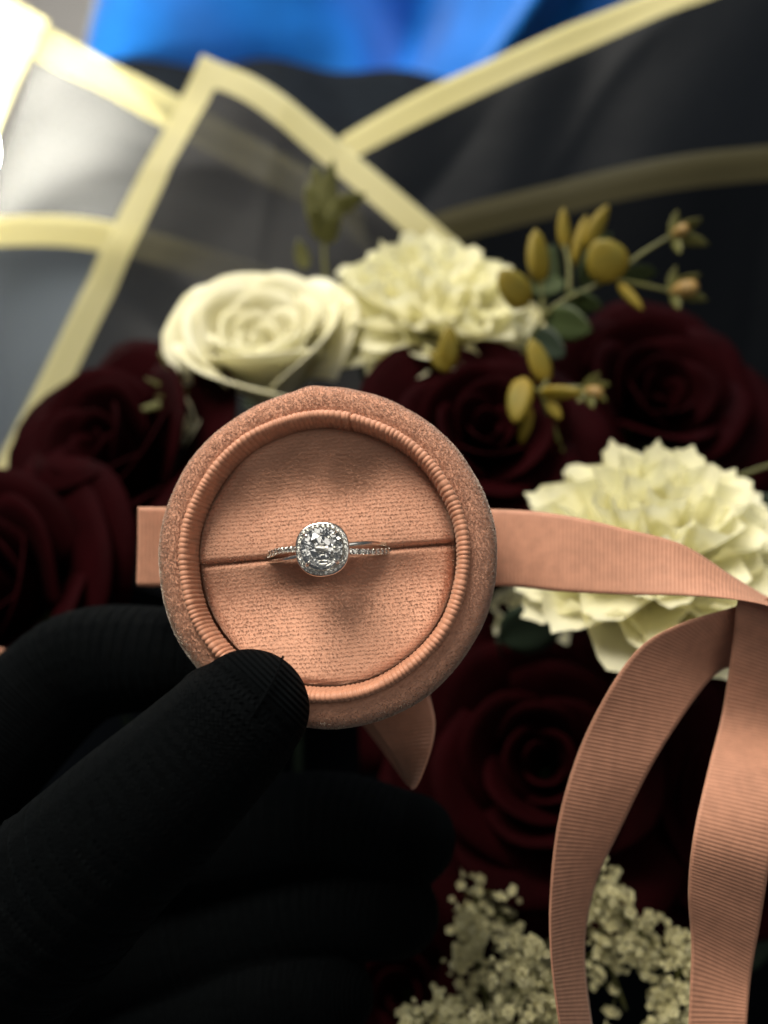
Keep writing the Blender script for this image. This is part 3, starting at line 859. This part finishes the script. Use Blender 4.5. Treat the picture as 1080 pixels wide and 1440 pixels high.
# collar: corded fabric rolled over the raised inner lip
NR = 174
def collar():
    prof = catmull([(2.34, -.08), (2.345, .06), (2.34, .16), (2.305, .225), (2.25, .24), (2.20, .21), (2.17, .14), (2.15, .02), (2.14, -.2), (2.13, -.32)], 30)
    na = NR * 8
    a = np.linspace(0, 2 * np.pi, na, endpoint=False)[None]
    tg = unit(np.gradient(prof, axis=0)); nr = tg[:, 1:2]; nz = -tg[:, 0:1]
    warp = a + .008 * np.sin(a * 7) + .005 * np.sin(a * 19) + .002 * np.sin(a * 53)
    rib = np.abs(np.sin(warp * NR / 2))**.65 * (.016 + .004 * np.sin(a * 31) * np.sin(a * 13 + 1)) - .011
    d = (a - math.radians(79) + np.pi) % (2 * np.pi) - np.pi
    rib = rib * (1 - np.exp(-(d / .02)**2)) - .035 * np.exp(-(d / .008)**2) + .014 * np.exp(-((d - .03) / .02)**2)
    lump = .010 * np.sin(a * 3 + 2) + .007 * np.sin(a * 9)
    pr0 = prof[:, 0:1] + lump
    r = pr0 + nr * rib; z = prof[:, 1:2] + nz * rib + .012 * np.sin(a * 2 + 1) + .006 * np.sin(a * 13)
    return np.stack([r * np.cos(a), r * np.sin(a), z], -1)
cs = collar()
mobj('collar', cs.reshape(-1, 3), grid_faces(cs.shape[1], cs.shape[0], True)[:, ::-1], M['collar'], box)

# cushions: two velvet halves that roll into the slot
SLOT = math.radians(5.2); SLOT_OFF = .03
cS, sS = math.cos(SLOT), math.sin(SLOT)
def cushion_z(x, t, side):
    """height of a half as a function of the distance t >= 0 from the slot"""
    rr = np.sqrt(x**2 + t**2)
    z = -.26 + .08 * (1 - (rr / 2.13)**2) - .16 * np.clip((rr - 1.93) / .2, 0, 1)**2
    roll = np.clip(1 - t / .11, 0, 1)
    z = z - .22 * (1 - np.sqrt(np.maximum(0, 1 - roll**2)))
    z = z + (.030 if side > 0 else 0.0) * np.exp(-t / .6)
    z = z + .012 * np.sin(x * 3.1 + side) * np.cos(t * 2.3) + .008 * np.sin(x * 6.3 + 2 * t)
    return z
def nap(p, side):
    """brushed nap; its tilt also carries shade below the ring and at the top"""
    x_, y_ = p[:, 0], p[:, 1] - .09 * p[:, 0]
    ph = np.sin(x_ * 2.1 + 1.3 * np.sin(y_ * 1.7)) * np.cos(y_ * 2.4 + x_) + .6 * np.sin(x_ * 4.3 - y_ * 3.1) + .35 * np.sin(x_ * 9 + 2 * np.sin(y_ * 5)) * np.cos(y_ * 8 - x_ * 3)
    if side > 0:
        ly = .70 * np.exp(-((y_ - .45) / .45)**2) - .60 * np.clip((y_ - .9) / .7, 0, 1) - .2
    else:
        ly = .95 * np.clip((-y_ - .45) / .9, 0, 1) - .85 * np.exp(-((y_ + .2) / .33)**2) * np.exp(-((x_ - .1) / 1.2)**2)  # downward tilt under the slot puts ring shadow into the normals
    return np.stack([.15 + .3 * np.sin(y_ * 3 + 1) + .14 * ph, ly + .17 * ph, 0 * x_], 1)
def cushion(side):
    nx, nt = 90, 60
    s = np.linspace(-1, 1, nx)[None]; q = (np.linspace(0, 1, nt)[:, None])**1.6
    t = q * 2.12 + 0 * s
    x = s * np.sqrt(np.maximum(1e-4, 2.125**2 - t**2))
    z = cushion_z(x, t, side)
    y = side * (t + .004)
    X = x * cS - y * sS; Y = x * sS + y * cS + SLOT_OFF
    f = grid_faces(nx, nt)
    if side < 0: f = f[:, ::-1]
    o = mobj('cushion', np.stack([X, Y, z], -1).reshape(-1, 3), f, M['velvet_base'], box)
    nv_ = np.empty(len(o.data.vertices) * 3); o.data.vertices.foreach_get('normal', nv_); nv_ = nv_.reshape(-1, 3)
    pc = np.stack([X, Y, z], -1).reshape(-1, 3)
    if nv_[len(nv_) // 2, 2] < 0: nv_ = -nv_
    o.data.normals_split_custom_set_from_vertices(unit(nv_ + 1.1 * nap(pc, side)).tolist())
    o['label'] = 'upper half of the velvet cushion' if side > 0 else 'lower half of the velvet cushion'
    # tufts stand in rows
    row = .066
    pts = []; ns = []
    rows = np.arange(.02, 2.1, row)
    for k, tr in enumerate(rows):
        hx = math.sqrt(max(.01, 2.1**2 - tr**2))
        n = int(2 * hx / .0115)
        xx = np.linspace(-hx, hx, n) + rng.normal(0, .006, n)
        tt = tr + rng.normal(0, .0105, n) + .012 * np.sin(xx * 2.2 + k * .05)
        tt = np.maximum(tt, .012)
        e = .004
        z0 = cushion_z(xx, tt, side); zx = (cushion_z(xx + e, tt, side) - z0) / e; zt = (cushion_z(xx, tt + e, side) - z0) / e
        pts.append(np.stack([xx, side * tt, z0], 1)); ns.append(unit(np.stack([-zx, -zt * side, np.ones(n)], 1)))
    p = np.vstack(pts); nn = unit(np.vstack(ns))
    Rm = np.array([[cS, -sS, 0], [sS, cS, 0], [0, 0, 1]])
    p = p @ Rm.T + np.array([0, SLOT_OFF, 0]); nn = nn @ Rm.T
    lean = nap(p, side)
    pile('velvet_pile', p, nn, lean, .016, .021, M['velvet_pile'], o)
cushion(1); cushion(-1)
# dark floor of the slot
v, f = lathe([(2.12, -.45), (.01, -.45)], 48)
mobj('inner_floor', v, f, M['velvet_base'], box)

# ------------------------------------------------------------------ the ring
def brilliant(seed=0):
    V = []; F = []
    def add(r, ang, z):
        V.append((r * math.cos(ang), r * math.sin(ang), z)); return len(V) - 1
    e = math.pi / 4; g = .02
    ct = .30 / .44; cp = .863
    T = [add(.56, k * e, g + .30) for k in range(8)]
    Mi = [add(.79, k * e + e / 2, g + (1 - .79 * math.cos(e / 2)) * ct) for k in range(8)]
    G = []; H = []; G2 = []; H2 = []
    for k in range(8):
        G.append(add(1, k * e, g)); H.append(add(1, k * e + e / 2, g))
        G2.append(add(1, k * e, -g)); H2.append(add(1, k * e + e / 2, -g))
    rl = .24
    Lo = [add(rl, k * e + e / 2, -g - (1 - rl * math.cos(e / 2)) * cp) for k in range(8)]
    c = add(0, 0, -g - cp)
    F.append(tuple(T))
    for k in range(8):
        n = (k + 1) % 8
        F.append((T[k], Mi[k], T[n]))
        F.append((T[k], Mi[k - 1], G[k], Mi[k]))
        F.append((Mi[k], G[k], H[k])); F.append((Mi[k], H[k], G[n]))
        F.append((G[k], G2[k], H2[k], H[k])); F.append((H[k], H2[k], G2[n], G[n]))
        F.append((c, Lo[k], G2[k], Lo[k - 1]))
        F.append((Lo[k], H2[k], G2[k])); F.append((Lo[k], G2[n], H2[k]))
    return np.array(V), F
bv, bf = brilliant()

RING_R = 1.07
HEADZ = .56                                # height of the girdle of the centre stone above the box plane
ring_c = np.array([-.02, .005, HEADZ - .30 - RING_R])   # centre of the hoop in box space
RQ = BOXQ @ Quaternion((0, 0, 1), SLOT) @ Quaternion((1, 0, 0), math.radians(-2))
ring_origin = Vector(BOXP) + BOXQ @ Vector((.045, .055, 0))
ring = empty('engagement_ring', ring_origin, RQ)
tag(ring, 'silver halo diamond ring with split band standing in the cushion slot', 'ring')
RC = np.array([0, 0, HEADZ - .22 - RING_R])

def hoop(lat, rad_x, rad_z, m, name, a0=-1.0, a1=np.pi + 1.0, rr=RING_R):
    """arc round the hoop: angle 0 = right, pi/2 = top. lat(a): sideways offset"""
    n = 120; k = 10
    a = np.linspace(a0, a1, n)
    c = np.stack([rr * np.cos(a), lat(a), rr * np.sin(a)], 1) + RC
    rd = np.stack([np.cos(a), 0 * a, np.sin(a)], 1); sd = np.tile(np.array([0, 1.0, 0]), (n, 1))
    b = np.linspace(0, 2 * np.pi, k, endpoint=False)
    se = lambda x: np.sign(x) * np.abs(x)**.6
    V = np.vstack([c[i] + rad_x * se(np.cos(b))[:, None] * sd[i] + rad_z * se(np.sin(b))[:, None] * rd[i] for i in range(n)])
    F = [tuple(int(q) for q in f_) for f_ in grid_faces(k, n, True)] + [tuple(range(k))[::-1], tuple((n - 1) * k + i for i in range(k))]
    return mobj(name, V, F, m, ring), c, rd, a
sw = lambda a: -np.tanh((np.cos(a)) * 2.2)          # +1 at the left, -1 at the right
lat_p = lambda a: .085 * sw(a) * np.clip(np.sin(a) * 1.25 + .1, 0, 1)
lat_w = lambda a: -.085 * sw(a) * np.clip(np.sin(a) * 1.25 + .1, 0, 1)
band_p, cp_, rd_, ap = hoop(lat_p, .058, .05, M['silver'], 'band')
band_p['label'] = 'band strand set with small stones'
band_w, _, _, _ = hoop(lat_w, .036, .045, M['silver'], 'band')
band_w['label'] = 'plain polished band strand'
SM = new_mesh('pave_stone', bv * .046, bf, M['diamond'], False)
for a_ in np.concatenate([np.arange(.42, 1.15, .088), np.arange(np.pi - 1.15, np.pi - .40, .088)]):
    for s_ in (0,):
        c = np.array([(RING_R + .052) * math.cos(a_), lat_p(a_), (RING_R + .052) * math.sin(a_)]) + RC
        o = bpy.data.objects.new('pave_stone', SM); link(o, band_p)
        o.location = Vector(c) * U
        o.rotation_mode = 'QUATERNION'
        o.rotation_quaternion = quat_to((math.cos(a_), 0, math.sin(a_)), random.uniform(0, 1))
    # tiny beads that hold the stone
bead_parts = []
for a_ in np.concatenate([np.arange(.42 - .044, 1.2, .088), np.arange(np.pi - 1.15 - .044, np.pi - .36, .088)]):
    for s_ in (-1, 1):
        c = np.array([(RING_R + .055) * math.cos(a_), lat_p(a_) + s_ * .042, (RING_R + .055) * math.sin(a_)]) + RC
        v, f = lathe([(.001, .016), (.011, .012), (.015, 0), (.012, -.012), (.001, -.016)], 6)
        bead_parts.append((v + c, f))
V, F = join(bead_parts); mobj('beads', V, F, M['silver'], band_p, kind='stuff')

# head: cushion shaped halo
def cushion_curve(r, ang, p=2.25):
    c, s_ = np.cos(ang), np.sin(ang)
    k = (np.abs(c)**p + np.abs(s_)**p)**(-1 / p)
    return np.stack([r * k * c, r * k * s_], -1)
def halo_base():
    n = 96
    ang = np.linspace(0, 2 * np.pi, n, endpoint=False) + math.radians(0)
    prof = [(.315, -.10), (.30, .00), (.315, .028), (.340, .030), (.405, .030), (.425, .015), (.43, -.02), (.41, -.09), (.30, -.22), (.16, -.30)]
    V = np.vstack([np.hstack([cushion_curve(r, ang), np.full((n, 1), z)]) for r, z in prof]) + np.array([0, 0, HEADZ - .06])
    return V, grid_faces(n, len(prof), True)[:, ::-1]
v, f = halo_base()
halo = mobj('halo', v, f, M['silver'], ring)
NH = 30
HS = new_mesh('halo_stone', bv * .0375, bf, M['diamond'], False)
# even spacing along the outline
dense = cushion_curve(.372, np.linspace(0, 2 * np.pi, 2000))
sl = np.concatenate([[0], np.cumsum(np.linalg.norm(np.diff(dense, axis=0), axis=1))])
bparts = []
for k in range(NH):
    tpos = sl[-1] * k / NH
    c = np.array([np.interp(tpos, sl, dense[:, 0]), np.interp(tpos, sl, dense[:, 1]), HEADZ - .06 + .034])
    o = bpy.data.objects.new('halo_stone', HS); link(o, halo)
    o.location = Vector(c) * U
    o.rotation_euler = (random.uniform(-.12, .12), random.uniform(-.12, .12), random.uniform(0, 1))
    tp2 = sl[-1] * (k + .5) / NH
    c2 = np.array([np.interp(tp2, sl, dense[:, 0]), np.interp(tp2, sl, dense[:, 1]), HEADZ - .06 + .036])
    for s_ in (.955, 1.05):
        v, f = lathe([(.001, .018), (.011, .013), (.014, 0), (.001, -.016)], 6)
        bparts.append((v + c2 * np.array([s_, s_, 1]), f))
V, F = join(bparts); mobj('beads', V, F, M['silver'], halo, kind='stuff')

stone = mobj('centre_stone', bv * .335 + np.array([0, 0, HEADZ + .03]), bf, M['diamond'], ring, False)
stone['label'] = 'round brilliant cut centre diamond'
stone.rotation_euler = (0, 0, 0)
for k in range(4):
    a_ = math.pi / 4 + k * math.pi / 2
    path = [(.20 * math.cos(a_), .20 * math.sin(a_), HEADZ - .25), (.31 * math.cos(a_), .31 * math.sin(a_), HEADZ - .05), (.335 * math.cos(a_), .335 * math.sin(a_), HEADZ + .04), (.305 * math.cos(a_), .305 * math.sin(a_), HEADZ + .085), (.275 * math.cos(a_), .275 * math.sin(a_), HEADZ + .098)]
    v, f = tube(path, [.025, .027, .027, .024, .017], 8, 20)
    mobj('prong', v, f, M['silver'], ring)

# ------------------------------------------------------------------ the gloved hand
def gloved_hand():
    chains = {
     'thumb': ([(-120, 1470, 16.4), (40, 1300, 15.2), (215, 1130, 14.6), (318, 1030, 14.65), (352, 995, 14.75)], [1.55, 1.42, 1.16, 1.00, .88]),
     'tip': ([(300, 992, 14.8), (345, 972, 14.85), (382, 958, 14.9)], [.60, .54, .36]),
     'index': ([(-150, 1230, 18.6), (-30, 1080, 19.6), (105, 945, 20.2), (250, 925, 19.75), (400, 940, 19.35)], [1.25, 1.25, 1.18, 1.02, .85]),
     'middle': ([(-100, 1330, 19.0), (60, 1230, 20.4), (260, 1190, 20.9), (450, 1160, 20.6), (575, 1180, 20.2)], [1.3, 1.3, 1.2, 1.1, .95]),
     'ring': ([(-80, 1430, 19.2), (90, 1370, 20.6), (280, 1320, 21.0), (440, 1280, 20.6), (555, 1285, 20.0)], [1.3, 1.25, 1.2, 1.05, .90]),
     'little': ([(-60, 1540, 19.2), (100, 1490, 20.4), (260, 1430, 20.6), (390, 1400, 20.2), (470, 1400, 19.8)], [1.2, 1.1, 1.05, .95, .80]),
     'palm1': ([(-260, 1640, 17.5), (-180, 1480, 17.6), (-130, 1300, 18.2)], [2.1, 1.9, 1.4]),
     'palm2': ([(-200, 1750, 17.5), (-110, 1600, 18.0), (-60, 1450, 18.8)], [2.2, 2.0, 1.5]),
     'web': ([(-110, 1440, 16.6), (-90, 1340, 17.6), (-80, 1240, 18.6)], [1.3, 1.1, 1.0]),
     'wrist': ([(-420, 2100, 17.0), (-300, 1850, 17.2), (-200, 1650, 17.5)], [2.5, 2.4, 2.2]),
    }
    parts = []; segs = []
    for nme, (pp, rr) in chains.items():
        W = [P(*q) for q in pp]
        parts.append(finger(W, rr))
        cpts = catmull(np.hstack([np.array(W), np.array(rr)[:, None]]), 40)
        s = np.concatenate([[0], np.cumsum(np.linalg.norm(np.diff(cpts[:, :3], axis=0), axis=1))])
        segs.append((cpts, s))
    V, F = join(parts)
    tmp = mobj('tmp', V, F, M['glove'])
    rm = tmp.modifiers.new('r', 'REMESH'); rm.mode = 'VOXEL'; rm.voxel_size = 0.07 * U; rm.use_smooth_shade = True
    sm = tmp.modifiers.new('s', 'SMOOTH'); sm.factor = .6; sm.iterations = 7
    dg = bpy.context.evaluated_depsgraph_get(); dg.update()
    me = bpy.data.meshes.new_from_object(tmp.evaluated_get(dg))
    bpy.data.objects.remove(tmp)
    n = len(me.vertices)
    co = np.empty(n * 3); me.vertices.foreach_get('co', co); co = co.reshape(-1, 3) / U
    best = np.full(n, 1e9); along = np.zeros(n); which = np.zeros(n, int)
    for ci, (cpts, s) in enumerate(segs):
        # distance relative to the radius; project onto the chain
        for k in range(len(cpts) - 1):
            a = cpts[k, :3]; b = cpts[k + 1, :3]; ab = b - a
            t = ((co - a) @ ab) / (ab @ ab)
            lo = 0 if k > 0 else -3.0; hi = 1 if k < len(cpts) - 2 else 40.0
            tc = np.clip(t, 0, 1)
            d = np.linalg.norm(co - (a + tc[:, None] * ab), axis=1) - (cpts[k, 3] * (1 - tc) + cpts[k + 1, 3] * tc)
            tu = np.clip(t, lo, hi)
            val = s[k] + tu * (s[k + 1] - s[k])
            w = d < best
            best[w] = d[w]; along[w] = val[w]; which[w] = ci
    # soft creases across the finger joints
    nn = np.empty(n * 3); me.vertices.foreach_get('normal', nn); nn = nn.reshape(-1, 3)
    disp = np.zeros(n)
    for ci, frac in ((0, .52), (0, .26), (2, .5), (3, .5), (4, .5)):
        L_ = segs[ci][1][-1]
        sel = which == ci
        a_ = along + .10 * np.sin(co[:, 0] * 2.3 + co[:, 2] * 1.7)
        for k, am in ((-.34, .5), (-.12, 1.0), (.16, .9), (.42, .5)):
            disp[sel] -= .045 * am * np.exp(-((a_[sel] - L_ * frac - k) / .075)**2)
        disp[sel] += .03 * np.exp(-((a_[sel] - L_ * frac) / .5)**2)
    disp += .02 * np.sin(co[:, 0] * 1.9 + 1) * np.sin(co[:, 2] * 2.3) 
    me.vertices.foreach_set('co', ((co + nn * disp[:, None]) * U).ravel()); me.update()
    at = me.attributes.new('along', 'FLOAT', 'POINT'); at.data.foreach_set('value', along.astype(np.float32))
    me.name = 'gloved_hand'
    o = bpy.data.objects.new('gloved_hand', me); link(o)
    tag(o, 'hand in a black ribbed knit glove pinching the ring box', 'hand')
    return o
hand = gloved_hand()
sv, sf = tube([P(398, 923, 14.5), P(388, 950, 14.15), P(368, 985, 13.92), P(350, 1015, 13.82)], [.018, .02, .018, .012], 8, 20)
seam = mobj('seam', sv, sf, M['glove'], hand)
